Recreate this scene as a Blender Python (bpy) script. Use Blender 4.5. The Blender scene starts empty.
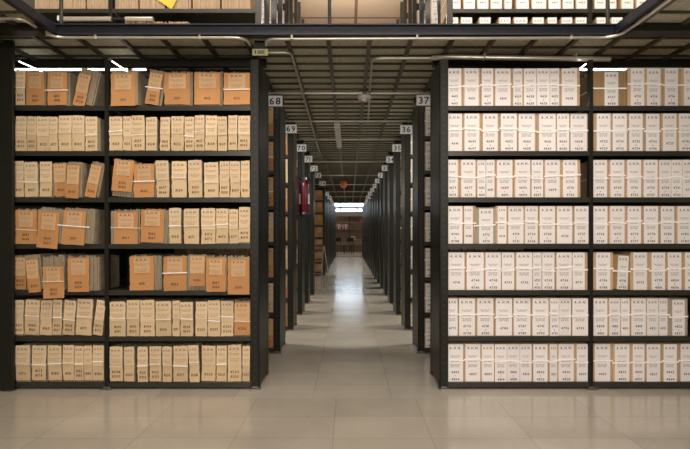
import bpy, bmesh, math, random
from mathutils import Vector, Matrix
random.seed(7)
sc = bpy.context.scene
COL = sc.collection
PI = math.pi
F = 480.0; VX, VY = 349.0, 234.5; H = 1.033
D0 = 3.2; PITCH = 0.976; RD = 0.37
def PX(x, d): return (x - VX) * d / F
def PZ(y, d): return H + (VY - y) * d / F

# ------------------------------------------------------------------ materials
def mat(name, col, rough=0.6, metal=0.0, var=0.0, noise=0.0, nscale=20.0, emit=0.0, emitcol=None, bump=0.0, spec=0.5, stretch=None):
    m = bpy.data.materials.new(name); m.use_nodes = True
    nt = m.node_tree; N = nt.nodes; L = nt.links
    b = N['Principled BSDF']
    b.inputs['Roughness'].default_value = rough
    b.inputs['Metallic'].default_value = metal
    b.inputs['Specular IOR Level'].default_value = spec
    c = (*col, 1)
    b.inputs['Base Color'].default_value = c
    if var or noise or bump:
        tc = N.new('ShaderNodeTexCoord'); mp = N.new('ShaderNodeMapping')
        if stretch: mp.inputs['Scale'].default_value = stretch
        L.new(tc.outputs['Object'], mp.inputs['Vector'])
        nz = N.new('ShaderNodeTexNoise'); nz.inputs['Scale'].default_value = nscale; nz.inputs['Detail'].default_value = 4
        L.new(mp.outputs[0], nz.inputs['Vector'])
        oi = N.new('ShaderNodeObjectInfo')
        m1 = N.new('ShaderNodeMath'); m1.operation = 'MULTIPLY_ADD'
        m1.inputs[1].default_value = 2*noise; m1.inputs[2].default_value = 1 - noise
        L.new(nz.outputs['Fac'], m1.inputs[0])
        m2 = N.new('ShaderNodeMath'); m2.operation = 'MULTIPLY_ADD'
        m2.inputs[1].default_value = 2*var; m2.inputs[2].default_value = -var
        L.new(oi.outputs['Random'], m2.inputs[0])
        m3 = N.new('ShaderNodeMath'); m3.operation = 'ADD'
        L.new(m1.outputs[0], m3.inputs[0]); L.new(m2.outputs[0], m3.inputs[1])
        hs = N.new('ShaderNodeHueSaturation'); hs.inputs['Color'].default_value = c
        L.new(m3.outputs[0], hs.inputs['Value'])
        L.new(hs.outputs[0], b.inputs['Base Color'])
        if bump:
            bp = N.new('ShaderNodeBump'); bp.inputs['Strength'].default_value = bump; bp.inputs['Distance'].default_value = 0.01
            L.new(nz.outputs['Fac'], bp.inputs['Height']); L.new(bp.outputs[0], b.inputs['Normal'])
    if emit:
        b.inputs['Emission Color'].default_value = (*(emitcol or col), 1)
        b.inputs['Emission Strength'].default_value = emit
    return m
M = {}
M['steel'] = mat('dark_olive_steel', (0.014, 0.0132, 0.0092), 0.4, 0.0, noise=0.25, nscale=9, spec=0.28)
M['shelf'] = mat('grey_olive_steel', (0.027, 0.0255, 0.019), 0.34, 0.0, noise=0.2, nscale=6, spec=0.6)
M['fascia'] = mat('blue_grey_steel', (0.011, 0.014, 0.022), 0.45, 0.0, noise=0.35, nscale=25, bump=0.25)
M['joist'] = mat('joist_steel', (0.085, 0.075, 0.058), 0.38, 0.3, noise=0.2, nscale=8)
M['pipe'] = mat('galvanised_conduit', (0.62, 0.58, 0.50), 0.28, 0.6, noise=0.15, nscale=12)
M['panel'] = mat('gritty_ceiling_panel', (0.52, 0.50, 0.38), 0.8, noise=0.45, nscale=38, bump=0.4)
M['white'] = mat('white_label_paper', (0.84, 0.79, 0.775), 0.75, var=0.04, noise=0.03)
M['ribbon'] = mat('white_cotton_tape', (0.95, 0.94, 0.93), 0.7)
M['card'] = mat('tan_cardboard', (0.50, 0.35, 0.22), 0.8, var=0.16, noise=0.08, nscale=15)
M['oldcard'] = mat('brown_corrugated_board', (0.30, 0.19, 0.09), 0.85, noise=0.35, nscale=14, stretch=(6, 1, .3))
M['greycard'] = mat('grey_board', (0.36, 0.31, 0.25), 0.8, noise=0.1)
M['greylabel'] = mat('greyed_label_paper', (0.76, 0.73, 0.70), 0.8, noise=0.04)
M['cream'] = mat('cream_cover', (0.62, 0.46, 0.27), 0.75, var=0.08, noise=0.08, nscale=14)
M['cream2'] = mat('cream_label', (0.69, 0.53, 0.34), 0.75, var=0.07, noise=0.08, nscale=14)
M['orange'] = mat('orange_buff_cover', (0.50, 0.243, 0.088), 0.75, var=0.08, noise=0.10, nscale=12)
M['orange2'] = mat('buff_label', (0.57, 0.37, 0.20), 0.75, var=0.06, noise=0.08, nscale=14)
M['pages'] = mat('old_page_edges', (0.31, 0.25, 0.17), 0.9, var=0.1, noise=0.45, nscale=18, stretch=(14, 1, 1))
M['pages_up'] = mat('straw_page_edges', (0.42, 0.30, 0.20), 0.9, var=0.05, noise=0.5, nscale=16, stretch=(16, 1, .8))
M['ink'] = mat('black_ink', (0.055, 0.05, 0.06), 0.8)
M['inkgrey'] = mat('grey_print', (0.36, 0.33, 0.33), 0.8)
M['inkbrown'] = mat('brown_ink', (0.13, 0.06, 0.03), 0.8)
M['inkline'] = mat('faded_brown_print', (0.42, 0.24, 0.11), 0.8)
M['signwhite'] = mat('sign_white', (0.72, 0.72, 0.72), 0.5)
M['signframe'] = mat('sign_frame', (0.16, 0.14, 0.12), 0.5)
M['signink'] = mat('sign_navy_ink', (0.02, 0.02, 0.06), 0.5)
M['red'] = mat('extinguisher_red', (0.12, 0.009, 0.020), 0.28)
M['black'] = mat('black_rubber', (0.012, 0.012, 0.012), 0.5)
M['chrome'] = mat('bright_metal', (0.6, 0.6, 0.58), 0.25, 0.9)
M['plastic'] = mat('off_white_plastic', (0.72, 0.66, 0.60), 0.5)
M['orangep'] = mat('orange_plastic', (0.75, 0.16, 0.05), 0.5)
M['yellow'] = mat('yellow_tag_paper', (0.72, 0.47, 0.06), 0.7)
M['labelgreen'] = mat('yellowed_plate', (0.42, 0.42, 0.20), 0.6)
M['tube'] = mat('fluorescent_tube', (1, 1, 1), 0.5, emit=8, emitcol=(1.0, 0.93, 0.82))
M['footsteel'] = mat('worn_foot_steel', (0.16, 0.15, 0.13), 0.4, 0.4)
M['housing'] = mat('luminaire_housing', (0.16, 0.155, 0.14), 0.5)
M['wall'] = mat('grey_plaster', (0.34, 0.31, 0.27), 0.85, noise=0.06, nscale=3)
M['hallceil'] = mat('cream_ceiling_panel', (0.72, 0.54, 0.40), 0.8, noise=0.04, nscale=2)
M['darkbrown'] = mat('dark_wood', (0.06, 0.045, 0.03), 0.5, noise=0.2)
M['wood'] = mat('pale_wood', (0.36, 0.27, 0.19), 0.5, noise=0.2, stretch=(1, 6, 1))
M['window'] = mat('daylit_window_glass', (0.8, 0.88, 1.0), 0.3, emit=7.0, emitcol=(0.72, 0.86, 1.0))
M['redbook'] = mat('red_binder', (0.35, 0.04, 0.03), 0.6)
M['greybook'] = mat('grey_binder', (0.4, 0.38, 0.36), 0.6)

def floor_mat():
    m = bpy.data.materials.new('polished_terrazzo_tile'); m.use_nodes = True
    nt = m.node_tree; N = nt.nodes; L = nt.links; b = N['Principled BSDF']
    g = N.new('ShaderNodeNewGeometry'); sp = N.new('ShaderNodeSeparateXYZ'); L.new(g.outputs['Position'], sp.inputs[0])
    def math_(op, a, bb=None, c=None):
        n = N.new('ShaderNodeMath'); n.operation = op
        for i, v in enumerate((a, bb, c)):
            if v is None: continue
            if isinstance(v, (int, float)): n.inputs[i].default_value = v
            else: L.new(v, n.inputs[i])
        return n.outputs[0]
    x, y = sp.outputs[0], sp.outputs[1]
    st = math_('GREATER_THAN', y, 3.015)
    xs = math_('ADD', math_('ADD', x, 0.08), math_('MULTIPLY', st, 0.15))
    u = math_('DIVIDE', xs, 0.5); v = math_('DIVIDE', math_('SUBTRACT', y, 2.435), 0.29)
    def line(t, w):
        fr = math_('FRACT', t); d = math_('MINIMUM', fr, math_('SUBTRACT', 1, fr))
        return math_('LESS_THAN', d, w)
    j = math_('MAXIMUM', line(u, 0.0075), line(v, 0.011))
    # per-tile tone
    cx = N.new('ShaderNodeCombineXYZ'); L.new(math_('FLOOR', u), cx.inputs[0]); L.new(math_('FLOOR', v), cx.inputs[1])
    wn = N.new('ShaderNodeTexWhiteNoise'); wn.noise_dimensions = '2D'; L.new(cx.outputs[0], wn.inputs[0])
    nz = N.new('ShaderNodeTexNoise'); nz.inputs['Scale'].default_value = 3.0; nz.inputs['Detail'].default_value = 6; L.new(g.outputs['Position'], nz.inputs['Vector'])
    n2 = N.new('ShaderNodeTexNoise'); n2.inputs['Scale'].default_value = 70; n2.inputs['Detail'].default_value = 2; L.new(g.outputs['Position'], n2.inputs['Vector'])
    val = math_('ADD', math_('MULTIPLY', wn.outputs[0], 0.14), math_('ADD', math_('MULTIPLY', nz.outputs['Fac'], 0.36), math_('MULTIPLY', n2.outputs['Fac'], 0.16)))
    val = math_('ADD', val, 0.68)
    val = math_('SUBTRACT', val, math_('MULTIPLY', j, 0.16))
    hs = N.new('ShaderNodeHueSaturation'); hs.inputs['Color'].default_value = (0.36, 0.325, 0.27, 1); L.new(val, hs.inputs['Value'])
    L.new(hs.outputs[0], b.inputs['Base Color'])
    L.new(math_('MULTIPLY_ADD', nz.outputs['Fac'], 0.05, 0.14), b.inputs['Roughness'])
    b.inputs['Specular IOR Level'].default_value = 0.85
    return m
M['floor'] = floor_mat()
def panel_lines(m, px, py, ox, oy, w, dark):
    nt = m.node_tree; N = nt.nodes; L = nt.links; b = N['Principled BSDF']
    src = b.inputs['Base Color'].links[0].from_socket
    g = N.new('ShaderNodeNewGeometry'); sp = N.new('ShaderNodeSeparateXYZ'); L.new(g.outputs['Position'], sp.inputs[0])
    outs = []
    for k, (p, o) in enumerate(((px, ox), (py, oy))):
        a = N.new('ShaderNodeMath'); a.operation = 'SUBTRACT'; L.new(sp.outputs[k], a.inputs[0]); a.inputs[1].default_value = o - p*50
        d = N.new('ShaderNodeMath'); d.operation = 'DIVIDE'; L.new(a.outputs[0], d.inputs[0]); d.inputs[1].default_value = p
        f = N.new('ShaderNodeMath'); f.operation = 'FRACT'; L.new(d.outputs[0], f.inputs[0])
        l = N.new('ShaderNodeMath'); l.operation = 'LESS_THAN'; L.new(f.outputs[0], l.inputs[0]); l.inputs[1].default_value = w/p
        outs.append(l.outputs[0])
    mx = N.new('ShaderNodeMath'); mx.operation = 'MAXIMUM'; L.new(outs[0], mx.inputs[0]); L.new(outs[1], mx.inputs[1])
    mi = N.new('ShaderNodeMix'); mi.data_type = 'RGBA'; L.new(mx.outputs[0], mi.inputs[0]); L.new(src, mi.inputs[6]); mi.inputs[7].default_value = (*dark, 1)
    L.new(mi.outputs[2], b.inputs['Base Color'])
panel_lines(M['hallceil'], 1.2, 1.2, 0.09, 8.1-1.2, 0.05, (0.28, 0.17, 0.12))

# ------------------------------------------------------------------ helpers
class MB:
    """collects shapes, then links them as ONE mesh object"""
    def __init__(s): s.v = []; s.f = []; s.m = []; s.mats = []; s.sm = []
    def mi(s, m):
        if m not in s.mats: s.mats.append(m)
        return s.mats.index(m)
    def add(s, vs, fs, m, smooth=False, M4=None):
        o = len(s.v); k = s.mi(m)
        if M4 is not None: vs = [tuple(M4 @ Vector(p)) for p in vs]
        s.v += [tuple(p) for p in vs]
        for f in fs: s.f.append([i + o for i in f]); s.m.append(k); s.sm.append(smooth)
    def box(s, x0, x1, y0, y1, z0, z1, m, bev=0.0, M4=None):
        if bev <= 0:
            vs = [(x0,y0,z0),(x1,y0,z0),(x1,y1,z0),(x0,y1,z0),(x0,y0,z1),(x1,y0,z1),(x1,y1,z1),(x0,y1,z1)]
            fs = [(0,3,2,1),(4,5,6,7),(0,1,5,4),(1,2,6,5),(2,3,7,6),(3,0,4,7)]
            s.add(vs, fs, m, False, M4); return
        bm = bmesh.new(); bmesh.ops.create_cube(bm, size=1)
        for v in bm.verts:
            v.co = Vector((x0+(v.co.x+.5)*(x1-x0), y0+(v.co.y+.5)*(y1-y0), z0+(v.co.z+.5)*(z1-z0)))
        bmesh.ops.bevel(bm, geom=list(bm.edges), offset=bev, segments=1, affect='EDGES')
        bm.verts.index_update()
        s.add([tuple(v.co) for v in bm.verts], [[v.index for v in f.verts] for f in bm.faces], m, False, M4); bm.free()
    def tube(s, pts, r, m, n=10, cap=True):
        pts = [Vector(p) for p in pts]; rs = r if isinstance(r, (list, tuple)) else [r]*len(pts)
        vs = []; fs = []; up = None
        for i, p in enumerate(pts):
            t = (pts[min(i+1, len(pts)-1)] - pts[max(i-1, 0)]).normalized()
            if up is None:
                up = Vector((0,0,1)) if abs(t.z) < .9 else Vector((1,0,0))
            a = (up - t*up.dot(t)).normalized(); up = a; b = t.cross(a)
            for k in range(n):
                q = 2*PI*k/n; vs.append(tuple(p + (a*math.cos(q)+b*math.sin(q))*rs[i]))
        for i in range(len(pts)-1):
            for k in range(n):
                fs.append((i*n+k, i*n+(k+1)%n, (i+1)*n+(k+1)%n, (i+1)*n+k))
        s.add(vs, fs, m, True)
        if cap:
            s.add(vs[:n], [list(range(n))[::-1]], m); s.add(vs[-n:], [list(range(n))], m)
    def lathe(s, prof, m, c=(0,0,0), n=20):
        vs = []; fs = []
        for r, z in prof:
            for k in range(n):
                q = 2*PI*k/n; vs.append((c[0]+r*math.cos(q), c[1]+r*math.sin(q), c[2]+z))
        for i in range(len(prof)-1):
            for k in range(n): fs.append((i*n+k, i*n+(k+1)%n, (i+1)*n+(k+1)%n, (i+1)*n+k))
        s.add(vs, fs, m, True)
    def mesh(s, name):
        me = bpy.data.meshes.new(name); me.from_pydata(s.v, [], s.f)
        for m in s.mats: me.materials.append(M[m])
        me.polygons.foreach_set('material_index', s.m); me.polygons.foreach_set('use_smooth', s.sm)
        me.update(); return me
    def build(s, name, parent=None, loc=(0,0,0)): return link(name, s.mesh(name), parent, loc)
def link(name, me, parent=None, loc=(0,0,0)):
    o = bpy.data.objects.new(name, me); COL.objects.link(o); o.location = loc
    if parent: o.parent = parent
    return o
def tag(o, label, cat, group=None, kind=None):
    if label: o['label'] = label
    if cat: o['category'] = cat
    if group: o['group'] = group
    if kind: o['kind'] = kind
    return o
def thing(name, label, cat, loc=(0,0,0), group=None, rot=(0,0,0)):
    o = bpy.data.objects.new(name, None); COL.objects.link(o); o.empty_display_size = .1
    o.location = loc; o.rotation_euler = rot
    return tag(o, label, cat, group)
def struct(o): o['kind'] = 'structure'; return o
def arc(c, a, b, r, a0, a1, n=6):
    c = Vector(c); a = Vector(a); b = Vector(b)
    return [tuple(c + a*r*math.cos(a0+(a1-a0)*i/n) + b*r*math.sin(a0+(a1-a0)*i/n)) for i in range(n+1)]

# glyphs: (verts, faces, advance) at cap height 1
GL = {}
def glyph(ch):
    if ch in GL: return GL[ch]
    if ch == ' ': GL[ch] = ([], [], 0.35); return GL[ch]
    cu = bpy.data.curves.new('g', 'FONT'); cu.body = ch; cu.resolution_u = 2; cu.size = 1.4; cu.offset = 0.03
    ob = bpy.data.objects.new('g', cu)
    me = bpy.data.meshes.new_from_object(ob)
    vs = [(v.co.x, v.co.y) for v in me.vertices]; fs = [list(p.vertices) for p in me.polygons]
    x0 = min(v[0] for v in vs); x1 = max(v[0] for v in vs)
    GL[ch] = ([(a-x0, b) for a, b in vs], fs, x1-x0+.16)
    bpy.data.objects.remove(ob); bpy.data.curves.remove(cu); bpy.data.meshes.remove(me)
    return GL[ch]
def text(mb, s, cx, z, h, m, fy, track=0.0, maxw=None, sx=1.0):
    W = sum(glyph(c)[2] + track for c in s) - .16 - track
    kx = h*sx
    if maxw and W*kx > maxw: kx = maxw/W
    x = cx - W*kx/2
    for c in s:
        vs, fs, adv = glyph(c)
        if vs: mb.add([(x+a*kx, fy(x+a*kx, z+b*h), z+b*h) for a, b in vs], fs, m)
        x += (adv+track)*kx

# ------------------------------------------------------------------ file boxes
ORD = ['first','second','third','fourth','fifth','sixth','seventh','eighth','ninth','tenth','eleventh','twelfth','thirteenth','fourteenth','fifteenth']
SHELF = ['top shelf','second shelf down','third shelf down','fourth shelf down','fifth shelf down','sixth shelf down','bottom shelf']
SZ = [1.892, 1.590, 1.280, 0.970, 0.660, 0.353, 0.046]     # shelf tops
BH = 0.254
BODY = {}; LAB = {}; TIE = {}
def body_mesh(w, h, d, m):
    k = (round(w, 3), round(h, 3), round(d, 3), m)
    if k not in BODY:
        b = MB(); b.box(-w/2, w/2, 0, d, 0, h, m, 0.0025)
        b.box(-w/2-.0006, w/2+.0006, .05, d, h-.035, h-.033, m)
        BODY[k] = b.mesh('body')
    return BODY[k]
def label_mesh(w, h, num, two, m='white', rows=3):
    k = (round(w, 3), round(h, 3), num, two, m)
    if k not in LAB:
        b = MB(); b.box(-w/2, w/2, -.0018, -.0002, 0, h, m)
        fy = lambda x, z: -.0024
        text(b, 'A.H.N.', 0, h*.865, .017, 'ink', fy, .22, w*.78)
        def bars(z, n, frac, t=.0034):
            x = -w*frac/2; rr = random.Random(num*7+int(z*1000))
            for i in range(n):
                ww = w*frac/n; b.add([(x, -.0024, z), (x+ww*rr.uniform(.7,.92), -.0024, z), (x+ww*rr.uniform(.7,.92), -.0024, z+t), (x, -.0024, z+t)], [(0,1,2,3)], 'inkgrey'); x += ww
        for z, n, fr in ((.68, 3, .7), (.65, 2, .5), (.53, 2, .62), (.45, 3, .7), (.42, 3, .55), (.39, 2, .7)): bars(h*z, n, fr)
        if two:
            text(b, str(num), 0, h*.225, .0155, 'ink', fy, .05, w*.68)
            text(b, 'a', 0, h*.14, .010, 'ink', fy)
            text(b, str(num+2), 0, h*.035, .0155, 'ink', fy, .05, w*.68)
        else:
            text(b, str(num), 0, h*.17, .0155, 'ink', fy, .05, w*.68)
        LAB[k] = b.mesh('label')
    return LAB[k]
def tie_mesh(w, d, slope, m='ribbon', t=.0045):
    k = (round(w, 3), d, round(slope, 3), m, t)
    if k not in TIE:
        b = MB(); x = w/2+.0012
        b.add([(-x,-.0040,-t-slope),(x,-.0040,-t+slope),(x,-.0040,t+slope),(-x,-.0040,t-slope),
               (-x,-.0028,-t-slope),(x,-.0028,-t+slope),(x,-.0028,t+slope),(-x,-.0028,t-slope)],
              [(0,1,2,3),(7,6,5,4),(0,4,5,1),(3,2,6,7),(0,3,7,4),(1,5,6,2)], m)
        for sgn in (-1, 1):
            b.box(min(sgn*x, sgn*(x-.001)), max(sgn*x, sgn*(x-.001)), -.0038, d, -t*.7+sgn*slope, t*.7+sgn*slope, m)
        b.box(-x-.001, -x+.008, -.0075, -.0030, -t*1.3-slope, t*1.3-slope, m, .001)
        TIE[k] = b.mesh('tie')
    return TIE[k]
def archive_box(loc, w, lw, loff, h, label, group, num, two=True, tie=.5, slope=0.0, tilt=0.0, bm='card', lm='white', lh=None, depth=.33, tiem='ribbon'):
    t = thing('archive_box', label, 'archive box', loc, group, (0, tilt, 0))
    link('body', body_mesh(w, h, depth, bm), t)
    link('label', label_mesh(lw, (lh or h)-.004, num, two, lm), t, (loff, 0, .002))
    if tie is not None: link('tie', tie_mesh(round(w-.001, 3), depth, slope, tiem), t, (0, 0, h*tie))
    return t

GR = 'white-labelled archive boxes on the right front rack'
def ordn(i, n):
    return 'last' if i == n-1 else ORD[i] + ' from left'
def shelf_boxes(rows, x0, s, bay, limit_l, limit_r):
    num = {'inner bay': 4610, 'outer bay': 4702}[bay]
    for r, row in enumerate(rows):
        n = len(row)
        ed = []
        for it in row: ed.append((it[1], it[2]) if isinstance(it[0], str) else (it[0], it[1]))
        for i, it in enumerate(row):
            l, rr = ed[i]
            G = isinstance(it[0], str)
            pl = ed[i-1][1] if i else limit_l
            nr = ed[i+1][0] if i < n-1 else 1e9
            mx = 3.2*s
            bl = l - min((l-pl)/2, mx) if i else max(limit_l, l - mx)
            br = rr + min((nr-rr)/2, mx)
            br = min(br, limit_r)
            h = BH; lh = None; tilt = 0; bm_, lm_ = 'card', 'white'
            if G:
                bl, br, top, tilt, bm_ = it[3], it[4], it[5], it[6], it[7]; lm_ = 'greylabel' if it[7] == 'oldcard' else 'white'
                h = BH - top + .012; lh = h - .006
            wl = (x0 + l/s, x0 + rr/s); wb = (x0 + bl/s, x0 + br/s)
            dd = D0 + .012 + (0.006 if G else random.uniform(0, .006))
            X0, X1 = PX(wb[0], D0), PX(wb[1], D0); L0, L1 = PX(wl[0], D0), PX(wl[1], D0)
            w = X1 - X0 - .0012; lw = min(L1-L0, w-.001); cx = (X0+X1)/2
            look = 'narrow white-labelled archive box' if lw < .07 else 'white-labelled archive box'
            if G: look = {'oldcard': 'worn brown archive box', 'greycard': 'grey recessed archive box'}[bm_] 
            lab = f'{look}, {ordn(i, n) if i < n-1 or bay=="inner bay" else "rightmost in view"}, {SHELF[r]}, {bay} of right rack'
            num += random.randint(2, 5)
            hh = h
            archive_box((cx, dd, SZ[r] + abs(math.sin(tilt))*w/2 + .0005), w, lw, (L0+L1)/2-cx, hh, lab, GR, num,
                        two=random.random() < .72 and lw > .05, tie=random.uniform(.50, .60), slope=random.choice((0, 0, .002, -.003, .004)),
                        tilt=tilt, bm=bm_, lm=lm_, lh=(lh if G else None))
C_ROWS = [
 [(14,77),(92,157),(172,224),(235,305),(318,360),(367,425),(427,485),(487,529),(542,612)],
 [(14,80),(92,160),(177,245),(260,333),(343,417),(437,513),(519,575),(583,658)],
 [(14,60),(77,142),(152,190),(192,230),(243,313),(327,395),(402,455),(465,532),(548,615)],
 [(14,82),(90,130),('G',160,225,136,241,.022,0,'greycard'),(245,285),(295,365),(372,430),(440,510),(520,590),(600,664)],
 [(18,92),(103,180),(190,260),(265,322),(332,405),(408,447),(452,508),(517,587),(592,648)],
 [(14,60),(67,140),(152,225),(237,312),(320,397),(407,480),(487,527),(530,585),(590,662)],
 [(14,85),(97,165),(172,228),(232,287),(289,347),(349,402),(410,475),(487,520),(527,597),(612,662)]]
D_ROWS = [
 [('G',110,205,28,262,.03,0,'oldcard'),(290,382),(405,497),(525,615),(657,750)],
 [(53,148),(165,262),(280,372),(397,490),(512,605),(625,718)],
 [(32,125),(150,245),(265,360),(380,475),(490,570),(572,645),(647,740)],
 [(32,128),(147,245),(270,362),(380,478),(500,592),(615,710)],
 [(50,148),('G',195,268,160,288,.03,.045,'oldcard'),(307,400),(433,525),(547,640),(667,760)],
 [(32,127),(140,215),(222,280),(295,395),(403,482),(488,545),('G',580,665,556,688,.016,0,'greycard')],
 [(42,148),(180,280),(305,385),(400,492),(517,607),(637,730)]]
shelf_boxes(C_ROWS, 445, 4.6, 'inner bay', 14, 664)
shelf_boxes(D_ROWS, 590, 6.9, 'outer bay', 28, 1000)

# ------------------------------------------------------------------ file bundles (left)
def sheets(mb, w, h, d, m, seed, lean=0.0, y0=.004, rough=.014):
    rr = random.Random(seed); n = max(5, int(w/.009)); x = -w/2
    for i in range(n):
        ww = w/n; hh = h - rr.uniform(0, rough); yy = y0 + rr.uniform(0, .010)
        mb.box(x+.0004, x+ww-.0004, yy, d - rr.uniform(0, .01), 0, hh, m); x += ww
def cover_fn(seed, a=.0022):
    rr = random.Random(seed); p = [rr.uniform(0, 6.28) for _ in range(4)]
    return lambda x, z: -.004 + a*(math.sin(x*38+p[0])*.6 + math.sin(z*17+p[1])) 
def cover_mesh(mb, x0, x1, z0, z1, m, fn, seed, off=0.0, t=.0022, jit=.0025):
    rr = random.Random(seed); nx, nz = 5, 10; vs = []; fs = []
    for j in range(nz+1):
        e0 = rr.uniform(-jit, jit); e1 = rr.uniform(-jit, jit)
        for i in range(nx+1):
            x = x0+e0 + (x1-x0+e1-e0)*i/nx; z = z0 + (z1-z0)*j/nz
            if j == nz: z += rr.uniform(-jit, jit)
            if j == 0: z += rr.uniform(-jit, jit)*.6
            vs.append((x, fn(x, z)-off, z))
    K = len(vs); vs += [(x, y+t, z) for x, y, z in vs]; W = nx+1
    for j in range(nz):
        for i in range(nx):
            a = j*W+i; fs.append((a, a+1, a+W+1, a+W)); fs.append((K+a, K+a+W, K+a+W+1, K+a+1))
    for i in range(nx): fs.append((i, K+i, K+i+1, i+1)); a = nz*W+i; fs.append((a, a+1, K+a+1, K+a))
    for j in range(nz): a = j*W; fs.append((a, a+W, K+a+W, K+a)); a = j*W+nx; fs.append((a, K+a, K+a+W, a+W))
    mb.add(vs, fs, m)
def file_bundle(kind, loc, w, h, bw, bh, boff, zoff, tilt, label, group, num, seed, tie=None, cat='file bundle'):
    """cover w x h with bottom at zoff; page block bw x bh shifted by boff"""
    rr = random.Random(seed)
    t = thing('file_bundle', label, cat, loc, group, (0, tilt, 0))
    b = MB(); sheets(b, bw, bh, .30, 'pages', seed, rough=.018 if kind == 'w' else .006); b.build('pages', t, (boff, 0, 0))
    fn = cover_fn(seed); c = MB()
    base, lab = {'n': ('cream', 'cream2'), 'o': ('orange', 'orange2'), 'w': ('orange', 'orange2')}[kind]
    cover_mesh(c, -w/2, w/2, zoff, zoff+h, base, fn, seed); c.build('cover', t)
    l = MB(); f2 = lambda x, z: fn(x, z) - .0034
    if kind == 'w':
        lx = w*.33; lz0, lz1 = zoff+h*.50, zoff+h*.95
    elif kind == 'o': lx = w*.46; lz0, lz1 = zoff+h*.42, zoff+h*.97
    else: lx = w*.49; lz0, lz1 = zoff+h*rr.uniform(.40, .50), zoff+h*.985
    cover_mesh(l, -lx, lx, lz0, lz1, lab, fn, seed+1, off=.0020, t=.0016, jit=.0012)
    text(l, 'A.H.N.', 0, zoff+h*.865, .015, 'inkbrown', f2, .22, lx*1.55)
    for z, fr in ((.765, .9), (.73, .6), (.62, .85), (.58, .7), (.545, .5)):
        x = -lx*fr; n = 3
        for i in range(n):
            ww = 2*lx*fr/n; q = [(x, z*h+zoff), (x+ww*.85, z*h+zoff), (x+ww*.85, z*h+zoff+.0024), (x, z*h+zoff+.0024)]
            l.add([(a, f2(a, e)-.0002, e) for a, e in q], [(0,1,2,3)], 'inkline'); x += ww
    lo = l.build('label', t, (0, 0, 0)); la = rr.uniform(-.012, .012); lo.rotation_euler = (0, la, 0); lo.location = (-(lz0+lz1)/2*la, -.0006, 0)
    k = MB(); f3 = lambda x, z: fn(x, z) - .0016
    if rr.random() < .45:
        text(k, str(num), 0, zoff+h*.235, .0165, 'inkbrown', f3, .06, w*.66); text(k, str(num+1), 0, zoff+h*.105, .0165, 'inkbrown', f3, .06, w*.66)
    else: text(k, str(num), 0, zoff+h*.16, .0165, 'inkbrown', f3, .06, w*.66)
    k.build('number', t)
    tie = rr.random() < (.55 if kind == 'n' else .25) if tie is None else tie
    if tie:
        s = MB(); z0 = zoff + h*rr.uniform(.42, .56); sl = rr.uniform(-.006, .006); th = rr.choice((.0010, .0014, .0030))
        W2 = max(w/2, bw/2+abs(boff)*0) + .002; pts = []
        n = 6; vs = []
        for i in range(n+1):
            x = -W2 + 2*W2*i/n; z = z0 + sl*i/n; y = fn(x, z) - .0062
            vs += [(x, y, z-th), (x, y, z+th), (x, y+.0016, z+th), (x, y+.0016, z-th)]
        fs = []
        for i in range(n):
            a = 4*i
            for q in range(4): fs.append((a+q, a+(q+1) % 4, a+4+(q+1) % 4, a+4+q))
        fs += [(0,3,2,1), (4*n, 4*n+1, 4*n+2, 4*n+3)]
        s.add(vs, fs, 'ribbon'); s.build('string', t)
    return t

# (kind, left, right, top, bottom, tilt degrees, extra papers left/right in zoom px)
A_ROWS = [
 [('n',38,104,60,310,0,0,0),('w',108,232,80,310,0,0,8),('w',255,390,80,310,0,6,14),('o',430,518,92,316,13,0,50)],
 [('n',33,112,55,298,0,0,0),('n',115,180,58,298,0,0,0),('n',182,270,58,298,0,0,0),('n',272,328,60,298,0,0,0),('n',330,422,52,298,0,0,0),('n',425,510,55,298,0,0,0),('n',517,603,55,298,0,0,10)],
 [('n',25,92,52,295,0,0,0),('n',98,192,52,295,0,0,0),('n',205,288,55,295,0,0,6),('o',303,390,65,292,-2,0,6),('o',397,487,78,308,2.5,0,12),('o',512,592,72,300,11,0,14)],
 [('w',28,180,70,303,1.5,0,10),('w',198,345,80,332,5,0,20),('w',372,528,75,310,3.5,0,58)],
 [('o',22,108,65,288,0,0,10),('o',142,226,78,304,-6,8,10),('w',242,388,125,345,-2,0,0),('w',413,560,68,300,0,4,60)],
 [('n',25,90,45,288,0,0,0),('n',97,198,45,288,2.5,0,0),('n',203,285,48,292,2.5,0,0),('n',288,350,50,290,3,0,0),('n',356,438,48,290,4,0,0),('n',448,558,45,292,2.5,0,0),('n',568,634,48,292,7,0,0)],
 [('n',35,137,50,292,0,0,0),('n',147,247,52,292,0,0,0),('n',262,355,52,292,0,0,0),('n',362,440,52,292,0,0,0),('n',442,505,54,294,0,0,0),('n',508,568,56,294,0,0,0),('n',570,645,52,294,0,0,0)]]
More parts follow.
